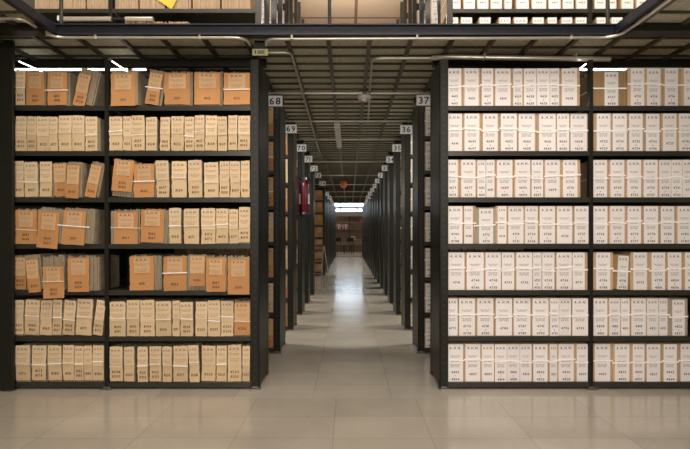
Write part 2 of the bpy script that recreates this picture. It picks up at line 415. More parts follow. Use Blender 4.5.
B_ROWS = [
 [('w',35,148,68,216,-.5,0,8),('o',182,244,58,204,10,6,12),('w',272,392,60,205,0,0,8),('w',410,530,56,205,0,0,8),('w',545,666,58,205,0,0,0)],
 [('n',18,80,35,195,0,0,0),('n',82,120,36,195,0,0,0),('n',122,182,34,195,-1,0,0),('n',186,238,38,196,0,0,0),('n',252,297,38,196,0,0,0),('n',302,360,36,196,0,0,0),('n',365,410,36,196,0,0,0),('n',412,458,36,196,0,0,0),('n',460,514,36,196,0,0,0),('n',517,561,36,196,0,0,0),('n',565,607,36,194,0,0,0),('n',611,666,32,193,0,0,0)],
 [('w',27,120,27,172,5,0,4),('w',132,226,46,200,-1,0,4),('n',235,295,34,200,-1.5,0,0),('n',307,375,34,200,0,0,0),('n',384,448,30,200,-1,0,0),('n',456,522,34,200,-1,0,0),('n',525,572,36,200,0,0,0),('n',575,622,34,200,0,0,0),('n',625,666,32,200,0,0,0)],
 [('w',38,148,55,203,0,20,6),('w',160,268,44,196,1.5,0,22),('n',294,350,35,200,0,0,0),('n',362,432,36,202,0,0,0),('n',443,508,38,203,0,0,0),('n',510,567,36,200,0,0,0),('n',570,612,40,200,0,0,0),('n',614,666,30,196,0,0,0)],
 [('w',113,225,38,195,-.5,0,32),('w',268,374,40,198,0,0,8),('o',388,460,36,176,0,8,8),('w',470,560,45,200,0,0,4),('w',568,667,48,212,-.5,0,0)],
 [('n',20,95,40,200,-.5,0,0),('n',97,157,38,202,0,0,0),('n',162,227,38,202,0,0,0),('n',232,305,40,200,0,0,0),('n',308,342,38,200,0,0,0),('n',345,405,38,200,0,0,0),('n',415,470,40,200,0,0,0),('n',473,530,38,202,0,0,0),('n',533,590,36,202,0,0,0),('o',594,667,42,194,0,0,0)],
 [('n',20,80,38,200,0,0,0),('n',88,135,38,200,0,0,0),('n',148,196,40,204,-1,0,0),('n',203,258,38,202,0,0,0),('n',262,307,38,204,0,0,0),('n',313,380,36,202,0,0,0),('n',388,435,40,208,-1.5,0,0),('n',442,507,36,200,0,0,0),('n',510,558,38,202,0,0,0),('n',564,628,36,202,0,0,0),('n',631,666,36,200,0,0,0)]]
Y0 = [60,108,154,200,248,293,338]
GL_ = 'old file bundles on the left front rack'
def bundle_rows(rows, x0, s, bay, seed0):
    num = 8110
    for r, row in enumerate(rows):
        n = len(row)
        for i, (k, l, rr_, tp, bt, tl, el, er) in enumerate(row):
            seed = seed0 + r*40 + i
            X0, X1 = PX(x0+l/s, D0), PX(x0+rr_/s, D0); w = X1-X0-.0015
            zt = PZ(Y0[r]+tp/s, D0) + (random.uniform(-.006, .004) if k == 'n' else 0); zb = PZ(Y0[r]+bt/s, D0)
            base = SZ[r]
            ta = math.radians(tl + (random.uniform(-.7, .7) if k == 'n' else 0))
            lift = abs(math.sin(ta))*(w/2 + (el if ta < 0 else er)/s/150)
            h = min(zt-zb, .262); zoff = zb - base
            if k == 'n': zoff = max(zoff, 0.0005); h = min(h, .256)
            hang = zoff < -.004
            zoff -= lift
            bw = w + (el+er)/s/150; boff = (er-el)/s/300
            bh = min(.255, max(.2, h+zoff-.006)) if k == 'n' else min(.262, max(h+zoff, .225)+.010)
            yy = D0 + (.006 if not hang else -.022) + random.uniform(0, .006)
            cw = 'cream file bundle' if k == 'n' else ('orange-buff folder' if k == 'o' else 'wide orange-buff folder')
            if abs(tl) >= 5: cw = 'leaning ' + cw
            elif hang and k == 'w' and zoff < -.02: cw = 'drooping ' + cw
            lab = f'{cw}, {ordn(i, n)}, {SHELF[r]}, {bay} of left rack'
            num += random.randint(1, 3)
            file_bundle(k, ((X0+X1)/2, yy, base+lift+.0008), w, h, bw, bh, boff, zoff, ta, lab, GL_, num, seed,
                        tie=(True if (r, i) in ((2,1),(3,0),(3,2)) and bay == 'outer bay' else None), cat='file bundle')
bundle_rows(A_ROWS, 10, 6.9, 'outer bay', 1000)
bundle_rows(B_ROWS, 105, 4.6, 'inner bay', 2000)

# ------------------------------------------------------------------ racks
TOPZ = 2.20
def rack_protos():
    P = {}
    b = MB(); b.box(-.0135, .0135, 0, .035, .02, TOPZ, 'steel', .002); P['mid_post'] = b.mesh('post')
    b = MB(); b.box(-.0135, .0135, 0, .035, .02, 2.312, 'steel', .002); P['rear_post'] = b.mesh('post')
    b = MB(); # end post: angle profile
    b.box(-.029, .029, 0, .006, .012, TOPZ, 'steel', .001); b.box(.023, .029, 0, .06, .012, TOPZ, 'steel', .001)
    for i in range(44):
        z = .07 + i*.048
        b.box(-.006, .004, -.0006, .001, z, z+.018, 'black')
    P['end_post'] = b.mesh('post')
    b = MB(); b.box(-.003, .003, 0, RD-.08, .03, TOPZ-.01, 'steel'); P['side'] = b.mesh('side_panel')
    b = MB(); b.box(-.036, .036, -.02, .05, 0, .006, 'footsteel', .002); b.box(-.02, .02, -.004, .03, .006, .018, 'footsteel', .002)
    b.tube([(.027,-.008,.006),(.027,-.008,.016)], .006, 'footsteel', 6); P['foot'] = b.mesh('foot')
    return P
RP = rack_protos()
SHM = {}
def shelf_mesh(w):
    k = round(w, 4)
    if k not in SHM:
        b = MB(); b.box(0, w, 0, RD, -.003, 0, 'shelf'); b.box(0, w, -.002, .002, -.032, 0, 'shelf', .0008)
        b.box(0, w, RD-.002, RD+.002, -.032, 0, 'shelf'); b.box(0, w, .002, .012, -.032, -.029, 'shelf')
        SHM[k] = b.mesh('shelf')
    return SHM[k]
def rack(side, y, edge, bays, label, group, z0=0.0, shelves=SZ, top=True, name='shelving_rack'):
    """edge: |x| of the aisle end; bays: list of mid post |x|"""
    t = thing(name, label, 'shelving rack', (0, y, z0), group)
    sg = side
    xe = sg*(edge+.029)
    for yy, flip in ((0, 0), (RD, 1)):
        o = link('post', RP['end_post'], t, (xe, yy, 0)); 
        o.scale = (-sg, -1 if flip else 1, 1)
        link('foot', RP['foot'], t, (xe, yy + (-.03 if flip else 0), 0))
    link('side_panel', RP['side'], t, (sg*(edge+.004), .04, 0))
    prev = edge+.058
    for bx in bays:
        link('post', RP['mid_post'], t, (sg*bx, 0, 0)); link('post', RP['rear_post'], t, (sg*bx, RD-.035, 0))
        link('foot', RP['foot'], t, (sg*bx, 0, 0))
        a = prev; c = bx-.0135; w = c-a
        for z in shelves: link('shelf', shelf_mesh(w), t, (min(sg*a, sg*c), .003, z))
        prev = bx+.0135
    if y > D0+.1:
        xa, xb = sorted((sg*(edge+.06), sg*(bays[-1]-.014)))
        b = MB(); b.box(xa, xb, RD-.003, RD-.0005, .04, TOPZ-.02, 'steel'); b.build('light_block_panel', t)  # sheet added behind the rear racks to stop light leaking through
    if top:
        b = MB(); xa, xb = sorted((sg*(edge+.006), sg*(bays[-1]+.0135)))
        b.box(xa, xb, RD-.075, RD-.045, 2.257, 2.312, 'steel')
        b.build('top_beam', t)
    return t
LM = -PX(106.3, D0); RM = PX(591.4, D0)
rack(-1, D0, .598, [LM, LM+.975], 'dark steel shelving rack at left front, full of tan file bundles', 'dark steel shelving racks beside the aisle')
rack(1, D0, .604, [RM, RM+.975], 'dark steel shelving rack at right front, full of white-labelled boxes', 'dark steel shelving racks beside the aisle')
LS = {1:'68',2:'69',3:'70',4:'71',5:'72'}
RS = {k: str(38-k) for k in range(1, 20)}
GRK = 'dark steel shelving racks beside the aisle'
BACK = ['','second','third','fourth','fifth','sixth','seventh','eighth','ninth','tenth','eleventh','twelfth','thirteenth','fourteenth','fifteenth','sixteenth','seventeenth','eighteenth','nineteenth','twentieth']
def lab_rack(sd, k):
    w = 'left' if sd < 0 else 'right'
    if sd < 0 and k in LS: return f'dark steel shelving rack under sign {LS[k]}, left of the aisle'
    if sd > 0 and k <= 8: return f'dark steel shelving rack under sign {RS[k]}, right of the aisle'
    if sd < 0 and k == 9: return 'dark steel rack with tan folders showing past the gap, left of aisle'
    if sd < 0: return f'dark steel rack far down the left side, {ORD[k-10]} beyond the tan-folder rack' 
    return f'dark steel rack far down the right side, {ORD[k-9]} beyond sign 30'
for k in range(1, 20):
    for sd in (-1, 1):
        if sd < 0 and k in (6, 7, 8): continue
        n = 2 if k <= 2 else 1
        e = .600
        rack(sd, D0+PITCH*k, e, [1.62, 2.6, 3.6] if k <= 2 else [1.62], lab_rack(sd, k), GRK)

# boxes in the racks behind
def back_items():
    for k in (1, 2, 3):
        y = D0+PITCH*k+.012
        for sd in (-1, 1):
            sgn = RS[k] if sd > 0 else LS[k]
            for r in range(7):
                cnt = {1: 2, 2: 1, 3: 1}[k]
                if k == 1 and r == 4: cnt = 8
                x = .660
                for i in range(cnt):
                    w = random.uniform(.095, .118); h = BH
                    pos = 'at aisle end' if i == 0 else f'{ORD[i]} from aisle end'
                    cx = sd*(x + w/2)
                    if sd > 0:
                        archive_box((cx, y, SZ[r]+.0005), w, w-.018, 0, h, f'white-labelled archive box {pos}, {SHELF[r]}, rack under sign {sgn}', 'archive boxes in the racks behind, right', 4000+k*50+r*5+i, tie=random.uniform(.45, .6))
                    else:
                        kd = 'o' if random.random() < .6 else 'n'
                        cw = 'orange-buff folder' if kd == 'o' else 'cream file bundle'
                        file_bundle(kd, (cx, y+.006, SZ[r]+.0008), w, h, w-.002, h-.006, 0, .0005, 0, f'{cw} {pos}, {SHELF[r]}, rack under sign {sgn}', 'file bundles in the racks behind, left', 8300+k*50+r*5+i, 5000+k*100+r*10+i, tie=(None if r != 2 else True))
                    x += w + .004
    y = D0+PITCH*9+.012
    for r in range(7):
        x = .662
        for i in range(2):
            w = .15
            cx = -(x+w/2); pos = 'nearer the aisle' if i == 0 else 'farther from the aisle'
            file_bundle('w', (cx, y+.006, SZ[r]+.0008), w, .25, w-.002, .25, 0, .0005, 0, f'wide tan folder {pos}, {SHELF[r]}, rack past left gap', 'tan folders in the rack past the left gap', 8700+r*3+i, 7000+r*10+i, tie=False)
            x += w+.006
back_items()

# ------------------------------------------------------------------ aisle signs
def sign(sd, k, num, pxx=None, pyy=None, legible=True, rod=False):
    y = D0+PITCH*k - .012
    if pxx is not None: x, z = PX(pxx, y), PZ(pyy, y)
    else: x = sd*.605; z = H+1.115
    w, h = .128, .090
    side = 'left' if sd < 0 else 'right'
    if legible: lab = f'white sign with number {num} above the {side} side of the aisle'
    elif sd < 0: lab = {7:'bare white number sign hung over the left gap in the racks',10:'small far sign, first past the left gap rack',11:'small far sign, second past the left gap rack'}.get(k, f'tiny far white sign, {ORD[k-10]} past the left gap rack')
    else: lab = f'tiny far white sign on the right, {ORD[k-9]} beyond sign 30'
    t = thing('aisle_sign', lab, 'number sign', (x, y, z), 'white aisle number signs')
    b = MB(); b.box(-w/2-.006, w/2+.006, 0, .006, -h/2-.006, h/2+.006, 'signframe', .001); b.build('frame', t)
    b = MB(); b.box(-w/2, w/2, -.0025, 0, -h/2, h/2, 'signwhite'); 
    text(b, num, 0, -.030, .060, 'signink', lambda a, c: -.0035, .04, w*.8, sx=1.05); b.build('plate', t)
    b = MB()
    if rod:
        b.tube([(-.04, .003, h/2+.004), (-.04, .003, 2.30-z)], .003, 'joist', 6); b.build('bracket', t)
        b = MB(); b.tube([(.04, .003, h/2+.004), (.04, .003, 2.30-z)], .003, 'joist', 6)
    else:
        b.box(-.012, .012, .006, .012, -h/2-.05, h/2+.004, 'steel')
    b.build('bracket', t)
LP = {1:(275,101),2:(290.8,128.8),3:(301.3,148),4:(308,159.2),5:(313.7,168.5),6:(317.5,175.4),7:(322.5,183.5),10:(326.5,194),11:(328.7,197.3)}
for k in (1,2,3,4,5,6,7,10,11,12,13,14,15): 
    p = LP.get(k)
    sign(-1, k, str(67+k), *(p or (None, None)), legible=k <= 6, rod=k in (6, 7))
RPX = {1:(424,100.3),2:(406.3,129.5),3:(397.4,148),4:(390.6,159.6),5:(385.6,168.2),6:(381.6,175.3),7:(378.1,181),8:(375.7,185.9),9:(373,189.7),10:(370.4,193.7),11:(368.4,197.2)}
for k in range(1, 16):
    p = RPX.get(k); sign(1, k, str(38-k), *(p or (None, None)), legible=k <= 8)

# ------------------------------------------------------------------ mezzanine ceiling
ZC = 2.318; ZT = 2.368; YE = 3.10; XL, XR = -1.87, 1.70; YF = 19.6
b = MB()
b.box(-4.5, 4.5, YE, YF, ZC, ZT, 'panel'); b.box(-4.5, XL-.019, -1.5, YE, ZC, ZT, 'panel'); b.box(XR+.019, 4.5, -1.5, YE, ZC, ZT, 'panel')
struct(b.build('ceiling'))
b = MB(); zb = ZC-.028
i = 0; y = YE+.02
while y < YF:
    for a, c in ((-4.4, 4.4),): b.box(a, c, y-.006, y+.006, zb+.013, ZC-.0005, 'joist')
    y += .158
y = YE-.14
while y > -1.4:
    b.box(-4.4, XL-.01, y-.006, y+.006, zb+.013, ZC-.0005, 'joist'); b.box(XR+.01, 4.4, y-.006, y+.006, zb+.013, ZC-.0005, 'joist'); y -= .2
x = -.135-.27*15
while x < 4.4:
    if x < XL-.02 or x > XR+.02: ya = -1.4
    else: ya = YE+.005
    b.box(x-.014, x+.014, ya, YF, zb+.008, ZC-.0005, 'joist'); x += .27
struct(b.build('trim_1'))
# large cross beams over the side bays
b = MB(); b.box(-4.4, XL-.02, YE-.19, YE-.11, ZC-.05, ZC-.0005, 'steel'); b.box(XR+.02, 4.4, YE-.19, YE-.11, ZC-.05, ZC-.0005, 'steel'); struct(b.build('trim_2'))
# fascia round the opening
b = MB()
b.box(XL-.02, XR+.02, YE-.02, YE-.002, ZC-.012, ZT+.008, 'fascia', .002); b.box(XL-.02, XR+.02, YE-.045, YE-.02, ZC-.012, ZC-.004, 'fascia')
b.box(XL-.02, XR+.02, YE-.045, YE-.02, ZT, ZT+.008, 'fascia')
b.box(XL-.018, XL-.002, -1.5, YE-.02, ZC-.012, ZT+.008, 'fascia', .002); b.box(XR+.002, XR+.018, -1.5, YE-.02, ZC-.012, ZT+.008, 'fascia', .002)
b.box(XL-.002, XL+.02, -1.5, YE-.02, ZC-.012, ZC-.004, 'fascia'); b.box(XR-.02, XR+.002, -1.5, YE-.02, ZC-.012, ZC-.004, 'fascia')
struct(b.build('trim_3'))

# conduits
def conduit(pts, r, label, clips=()):
    t = thing('conduit', label, 'pipe', pts[0], 'ceiling conduits')
    o = Vector(pts[0]); b = MB(); b.tube([tuple(Vector(p)-o) for p in pts], r, 'pipe'); b.build('pipe', t)
    for c in clips:
        b = MB(); p = Vector(c)-o; b.box(p.x-.006, p.x+.006, p.y-r-.004, p.y+r+.004, p.z-r-.004, p.z+r+.012, 'pipe', .001); b.build('clip', t)
def bend(p, a, b_, r, n=7):
    """rounded corner at p between incoming dir a and outgoing dir b_"""
    p = Vector(p); a = Vector(a).normalized(); b_ = Vector(b_).normalized(); s = p - a*r; e = p + b_*r
    return [tuple((1-t)**2*s + 2*t*(1-t)*p + t*t*e) for t in [i/n for i in range(n+1)]]
yp = YE-.03; zp = ZC-.026
xg = PX(244, yp)
conduit([(-4.3, 2.80, zp)] + bend((XL-.03, 2.80, zp), (1,0,0), (0,1,0), .06) + bend((XL-.03, yp, zp), (0,1,0), (1,0,0), .1) + [(xg-.1, yp, zp)] + bend((xg+.02, yp, zp), (1,0,0), (0,1,-.2), .08),
        .0095, 'pale conduit along left ceiling edge, bent at both ends', [(PX(x_, yp), yp, zp) for x_ in (96, 200)])
conduit(bend((PX(264, yp), yp+.02, zp), (0,-1,.2), (1,0,0), .07) + [(XR-.15, yp, zp)] + bend((XR+.02, yp, zp), (1,0,0), (0,-1,0), .12) + [(XR+.02, -1.4, zp)],
        .0095, 'pale conduit along the ceiling edge from sign 68 to the right corner', [(PX(x_, yp), yp, zp) for x_ in (292, 417, 571)])
yq = D0-.05
conduit([(PX(368, 5.4), 5.4, 2.30)] + bend((PX(372, 3.42), 3.42, 2.29), (0,-1,0), (1,0,0), .07) + [(PX(432, 3.42), 3.42, 2.29)],
        .010, 'thin conduit turning down the aisle ceiling left of sign 37')
conduit([(PX(432, 3.42), 3.42, 2.29), (PX(446, 3.36), 3.36, 2.275), (PX(610, 3.36), 3.36, 2.26)], .017, 'thick pale pipe above the right front rack', [(PX(x_, 3.36), 3.36, 2.275) for x_ in (484, 575)])
conduit([(PX(268, 3.3), 3.3, 2.285)] + bend((PX(291, 3.3), 3.3, 2.285), (1,0,0), (0,1,0), .06) + [(PX(320, 7.5), 7.5, 2.29)], .010, 'thin conduit turning down the aisle ceiling near sign 68')
for j, (d_, w_) in enumerate(((4.27, 'nearest'), (5.33, 'second'), (6.35, 'third'), (8.3, 'fourth'), (10.2, 'fifth'), (12.1, 'sixth'), (14.1, 'seventh'), (16.0, 'eighth'))):
    conduit([(-1.3, d_, 2.29), (1.3, d_, 2.29)], .011, f'conduit crossing the aisle ceiling, {w_} of eight crossing ones')

# ceiling plate, luminaires, detector etc.
t = thing('ceiling_plate', 'small yellowed label plate at top of left front rack end', 'label plate', (PX(260.5, 3.19), 3.175, PZ(53, 3.19)))
b = MB(); b.box(-.052, .052, 0, .004, -.022, .022, 'labelgreen', .001); b.box(-.036, -.028, -.001, 0, -.012, .012, 'steel'); b.box(-.018, .03, -.001, 0, -.012, .012, 'signframe'); b.build('plate', t)
b = MB(); b.box(-.04, .04, .004, .012, .022, ZC-.0-PZ(53, 3.19), 'steel'); b.build('bracket', t)

lamp_spots = []
def luminaire(x0, x1, y, z, label, name='tube_light', grp='tube lights above the corridors'):
    t = thing(name, label, 'tube light', ((x0+x1)/2, y, z), grp)
    w = (x1-x0)/2
    b = MB(); b.box(-w, w, -.025, .025, .016, .037, 'housing', .002); b.build('housing', t)
    b = MB(); b.tube([(-w+.03, 0, 0), (w-.03, 0, 0)], .006, 'tube', 8); b.build('tube', t)
    if y > 4: lamp_spots.append(((x0+x1)/2, y, z-.02))
    for s_ in (-1, 1):
        b = MB(); b.box(s_*w-.03 if s_ > 0 else -w, s_*w if s_ > 0 else -w+.03, -.012, .012, -.012, .018, 'housing'); b.build('socket', t)
for k in range(0, 19):
    y = D0+PITCH*k+RD+.06 if k == 0 else D0+PITCH*k+RD+.28
    for sd in (-1, 1):
        if sd < 0 and k in (5, 6, 7, 8): continue
        w = 'left' if sd < 0 else 'right'
        if k == 0: a, c = (-2.56, -1.50) if sd < 0 else (1.60, 2.75)
        else: a, c = sorted((sd*1.15, sd*2.2))
        if k == 0: lab = f'lit tube light just behind the top of the {w} front rack'
        else: lab = f'lit tube light in the {w} corridor behind the {BACK[k]} rack back'
        luminaire(a, c, y, 2.279 if k == 0 else 2.27, lab)
# glowing bars running away from the viewer, imitating highlights on the glossy joists
def highlight_bar(pa, pb, label):
    A = Vector((PX(pa[0], pa[2]), pa[2], PZ(pa[1], pa[2]))); B = Vector((PX(pb[0], pb[2]), pb[2], PZ(pb[1], pb[2])))
    t = thing('tube_light', label, 'tube light', A, 'glowing joist highlights above the front racks')
    b = MB(); b.tube([(0,0,0), tuple(B-A)], .0035, 'tube', 8); b.build('tube', t)
    b = MB(); d_ = (B-A); n_ = d_.normalized()
    b.tube([tuple(-n_*.02), (0,0,0)], .009, 'housing', 8); b.build('socket', t); b = MB(); b.tube([tuple(d_), tuple(d_+n_*.02)], .009, 'housing', 8); b.build('socket', t)
highlight_bar((111, 60.5, 3.27), (129, 72.5, 3.50), 'short glowing joist highlight seen at top of the left rack middle post')
highlight_bar((18, 61, 3.27), (42, 71.5, 3.45), 'short glowing joist highlight at the top left corner of the left rack')
highlight_bar((587, 63, 3.27), (579, 69.5, 3.40), 'short glowing joist highlight seen at top of the right rack middle post')

t = thing('ceiling_detector', 'round white detector on the aisle ceiling', 'detector', (PX(364.5, 4.27), 4.27, 2.318))
b = MB(); b.lathe([(0.0, -.028), (.004, -.03), (.05, -.03), (.062, -.02), (.064, 0), (0, 0)], 'plastic', n=24); o = b.build('housing', t, (0, 0, -.055))
b = MB(); b.lathe([(0, -.05), (.018, -.05), (.024, -.04), (.026, -.03)], 'signwhite', n=16); b.build('sensor', t, (0, 0, -.05))
b = MB(); b.box(-.02, .02, -.02, .02, -.056, -.001, 'housing'); b.build('bracket', t)
t = thing('tube_light', 'unlit white tube light hanging along the middle of the aisle', 'tube light', (PX(337.6, 5.6), 5.3, 2.318))
b = MB(); b.box(-.035, .035, 0, 1.3, -.085, -.05, 'plastic', .004); b.build('housing', t)
b = MB(); b.box(-.028, .028, .03, 1.27, -.105, -.086, 'signwhite', .004); b.build('diffuser', t)
b = MB(); b.tube([(0, .2, -.05), (0, .2, 0)], .004, 'steel', 6); b.build('rod', t); b = MB(); b.tube([(0, 1.1, -.05), (0, 1.1, 0)], .004, 'steel', 6); b.build('rod', t)
t = thing('alarm_sounder', 'small orange alarm hanging from the aisle ceiling', 'alarm', (PX(343.5, 11), 11, PZ(183.5, 11)))
b = MB(); b.lathe([(0, -.10), (.05, -.095), (.07, -.05), (.072, .03), (.05, .06), (0, .06)], 'orangep', n=16); b.build('body', t)
b = MB(); b.tube([(0,0,.06), (0,0,2.318-PZ(183.5, 11))], .008, 'steel', 6); b.build('rod', t)

# ------------------------------------------------------------------ fire extinguishers
def extinguisher(x, y, z, label):
    t = thing('fire_extinguisher', label, 'fire extinguisher', (x, y, z), 'fire extinguishers on the rack end')
    r = .054
    b = MB(); b.lathe([(0, 0), (r*.9, 0), (r, .012), (r, .37), (r*.9, .405), (r*.55, .43), (r*.32, .44), (r*.32, .455), (0, .455)], 'red', n=24); b.build('cylinder', t)
    b = MB(); b.lathe([(0, -.022), (r*.7, -.02), (r+.003, -.004), (r+.003, .036), (r+.0015, .036)], 'black', n=24); b.build('base_ring', t)
    b = MB(); b.box(-.012, .012, -.012, .012, .455, .485, 'chrome', .002); b.box(-.01, .01, -.075, .01, .487, .494, 'black', .002); b.box(-.01, .01, -.07, .01, .468, .474, 'black', .002); b.build('valve', t)
    b = MB(); b.tube([(.012, 0, .47), (.05, -.01, .46), (.06, -.02, .40), (.058, -.02, .16)], .008, 'black', 8); b.build('hose', t)
    b = MB(); n = 8; vs = []
    for i in range(n+1):
        q = -PI/2 - .3 + .6*i/n
        vs += [((r+.0008)*math.cos(q), (r+.0008)*math.sin(q), .14), ((r+.0008)*math.cos(q), (r+.0008)*math.sin(q), .27)]
    b.add(vs, [(2*i, 2*i+2, 2*i+3, 2*i+1) for i in range(n)], 'plastic', True); lb = b.build('label', t); lb.rotation_euler = (0, 0, .9); lb['label'] = 'off-white instruction sticker'
    b = MB(); b.box(-.03, .03, r, r+.008, .30, .33, 'steel'); b.build('bracket', t)
extinguisher(-.658, 6.062, 1.275, 'dark red fire extinguisher, left of the pair under sign 70')
extinguisher(-.545, 6.062, 1.275, 'dark red fire extinguisher, right of the pair under sign 70')
t = thing('mounting_bar', 'steel bar carrying the two fire extinguishers on the rack end', 'bar', (-.60, 6.122, 1.59))
b = MB(); b.box(-.09, .09, 0, .005, -.02, .02, 'steel', .001); b.build('bar', t)

# step ladder in the left gap
t = thing('step_ladder', 'small metal step ladder leaning in the gap of the left racks', 'step ladder', (-.66, 10.0, 0), None, (0,0,-.35))
for s_ in (-.17, .17):
    b = MB(); b.tube([(s_, -.20, .01), (s_*.85, -.02, .80)], .013, 'chrome', 8); b.build('rail', t)
    b = MB(); b.tube([(s_, .25, .01), (s_*.85, .02, .80)], .011, 'chrome', 8); b.build('leg', t)
for z, y_ in ((.26, -.145), (.52, -.085), (.80, 0)):
    b = MB(); b.box(-.155, .155, y_-.06, y_+.06, z-.012, z+.012, 'black', .003); b.build('step', t)

# ------------------------------------------------------------------ upper storey
ZU = ZT+.001
US = [.125, .452, .755, 1.095, 1.435, 1.775]
def upper_rack(sd, y, edge, bays, label):
    t = thing('upper_shelving_rack', label, 'shelving rack', (0, y, ZU), 'shelving racks on the upper floor')
    for yy in (0, .40):
        b = MB(); b.box(-.024, .024, -.0, .03, 0, 2.12, 'shelf', .002); b.build('post', t, (sd*(edge+.024), yy, 0))
    prev = edge+.048
    for bx in bays:
        for yy in (0, .40):
            b = MB(); b.box(-.015, .015, 0, .03, 0, 2.12, 'steel', .002); b.build('post', t, (sd*bx, yy, 0))
        a, c = prev, bx-.015
        for z in US:
            b = MB(); b.box(0, c-a, .002, .42, -.004, 0, 'shelf'); b.box(0, c-a, 0, .004, -.032, 0, 'shelf', .001); b.build('shelf', t, (min(sd*a, sd*c), 0, z))
        prev = bx+.015
    return t
DU = 3.8
upper_rack(-1, DU, .695, [1.89, 3.04], 'steel rack on the upper floor, front left, holding loose paper bundles')
upper_rack(1, DU, .775, [1.912, 3.05], 'steel rack on the upper floor, front right, holding white boxes')
for k in range(1, 5):
    upper_rack(-1, DU+PITCH*k, .72, [1.9], f'steel rack on the upper floor left, {ORD[k]} from the ceiling edge')
    upper_rack(1, DU+PITCH*k, .76, [1.9], f'steel rack on the upper floor right, {ORD[k]} from the ceiling edge')
# boxes on the upper right rack
def up_boxes(row, z, names, num):
    for i, (a, c) in enumerate(row):
        X0, X1 = PX(a, DU), PX(c, DU); w = X1-X0
        archive_box(((X0+X1)/2, DU+.015, ZU+z+.0005), w, w-.014, 0, .265, f'white archive box on the upper floor rack, {ORD[i]} from left, {names}', 'white archive boxes on the upper floor', num+i, tie=.5, two=False)
up_boxes([(449.3,459),(461,473),(479.5,491.5),(499.3,511.5),(514.3,528.5),(533,545),(548,558),(562,573.5),(576,588),(597,607),(612,624)], US[0], 'lower shelf in view', 4400)
up_boxes([(449,461.5),(463.5,476),(477.3,489.5),(490.5,503),(504.5,513),(516.5,530),(532,547.5),(549,562),(563,575),(576.5,588.5),(595,607),(609,618),(622,635),(637,650)], US[1], 'upper shelf in view', 4450)
# paper bundles on the upper left rack
def up_bundles(row, z, nm, h):
    for i, (a, c) in enumerate(row):
        X0, X1 = PX(a, DU), PX(c, DU); w = X1-X0
        t = thing('paper_bundle', f'loose straw-coloured paper bundle on the upper left rack, {ORD[i]} from left, {nm}'.replace('loose straw-coloured ', 'loose '), 'paper bundle', ((X0+X1)/2, DU+.012, ZU+z+.0005), 'paper bundles on the upper floor')
        b = MB(); rr = random.Random(300+i+int(z*100)); n = int(w/.0065); x = -w/2
        for q in range(n):
            ww = w/n; b.box(x+.0003, x+ww-.0003, rr.uniform(0, .012), .34, rr.uniform(0, .003), h-rr.uniform(0, .02), 'pages_up'); x += ww
        b.build('pages', t)
        b = MB(); b.box(-w/2-.001, w/2+.001, .16, .17, h*.999, h+.003, 'ribbon'); b.build('string', t)
up_bundles([(33,58),(60,84),(86,107),(114,137),(139,164),(166,190),(192,219),(221,250)], US[1], 'upper shelf in view', .24)
up_bundles([(124,144),(146,166),(168,189)], US[0], 'lower shelf in view', .235)
up_bundles([(228,250)], US[0], 'lower shelf by aisle', .20)
t = thing('paper_tag', 'yellow paper tag hanging on the upper left paper bundles', 'paper tag', (PX(165, DU), DU+.008, PZ(7, DU)), None, (0, .25, 0))
b = MB(); vs = [(-.09,0,.045),(.05,0,0),(.10,0,.18),(-.09,0,.22),(-.09,.0015,.045),(.05,.0015,0),(.10,.0015,.18),(-.09,.0015,.22)]
b.add(vs, [(0,1,2,3),(7,6,5,4),(0,4,5,1),(1,5,6,2),(2,6,7,3),(3,7,4,0)], 'yellow'); b.build('tag_sheet', t)
# pale round rail on the left upper rack
t = thing('grey_pipe', 'pale grey pipe across the front of the upper left rack', 'pipe', (PX(55, 3.72), DU-.019, PZ(15.5, 3.72)))
b = MB(); b.tube([(0,0,0), (PX(108,3.72)-PX(55,3.72),0,0)], .018, 'pipe', 12); b.tube([(PX(122,3.72)-PX(55,3.72),0,0), (PX(150,3.72)-PX(55,3.72),0,0)], .018, 'pipe', 12)
b.tube([(PX(108,3.72)-PX(55,3.72),0,0), (PX(122,3.72)-PX(55,3.72),0,0)], .012, 'steel', 8); b.build('pipe', t)
b = MB(); b.box(-.01, .01, -.02, .025, -.02, .02, 'signwhite', .002); b.build('end_cap', t)
# guard rail posts
t = thing('guard_railing', 'thin steel guard railing standing on the upper floor edge', 'railing', (0, YE-.028, ZT+.008))
for x_ in (PX(61, YE-.03), PX(329.5, YE-.03), PX(608, YE-.03)):
    b = MB(); b.tube([(x_, 0, 0), (x_, 0, 1.05)], .0115, 'shelf', 10); b.build('post', t)
for z_ in (.55, 1.05):
    b = MB(); b.tube([(PX(61, YE-.03), 0, z_), (PX(608, YE-.03), 0, z_)], .014, 'shelf', 10); b.build('rail', t)
# archive boxes at the upper aisle end / boxes on the receding racks near the aisle
for k in range(1, 5):
    for sd in (-1, 1):
        for q, z in enumerate(US[1:], 1):
            w = .13; x = sd*((.72 if sd < 0 else .76)+.052+w/2)
            side = 'left' if sd < 0 else 'right'
            zz = ZU+z+.0005; yy = DU+PITCH*k+.012
            if (VY - (zz+.25-H)*F/yy) < -40 or VY-(zz-H)*F/yy < 0: continue
            archive_box((x, yy, zz), w, w-.02, 0, .26, f'tan archive box, {side} upper floor, {ORD[k]} receding rack, {ORD[q]} shelf up, aisle end', 'boxes on receding upper racks', 4500+k*9+q, tie=None, two=False)

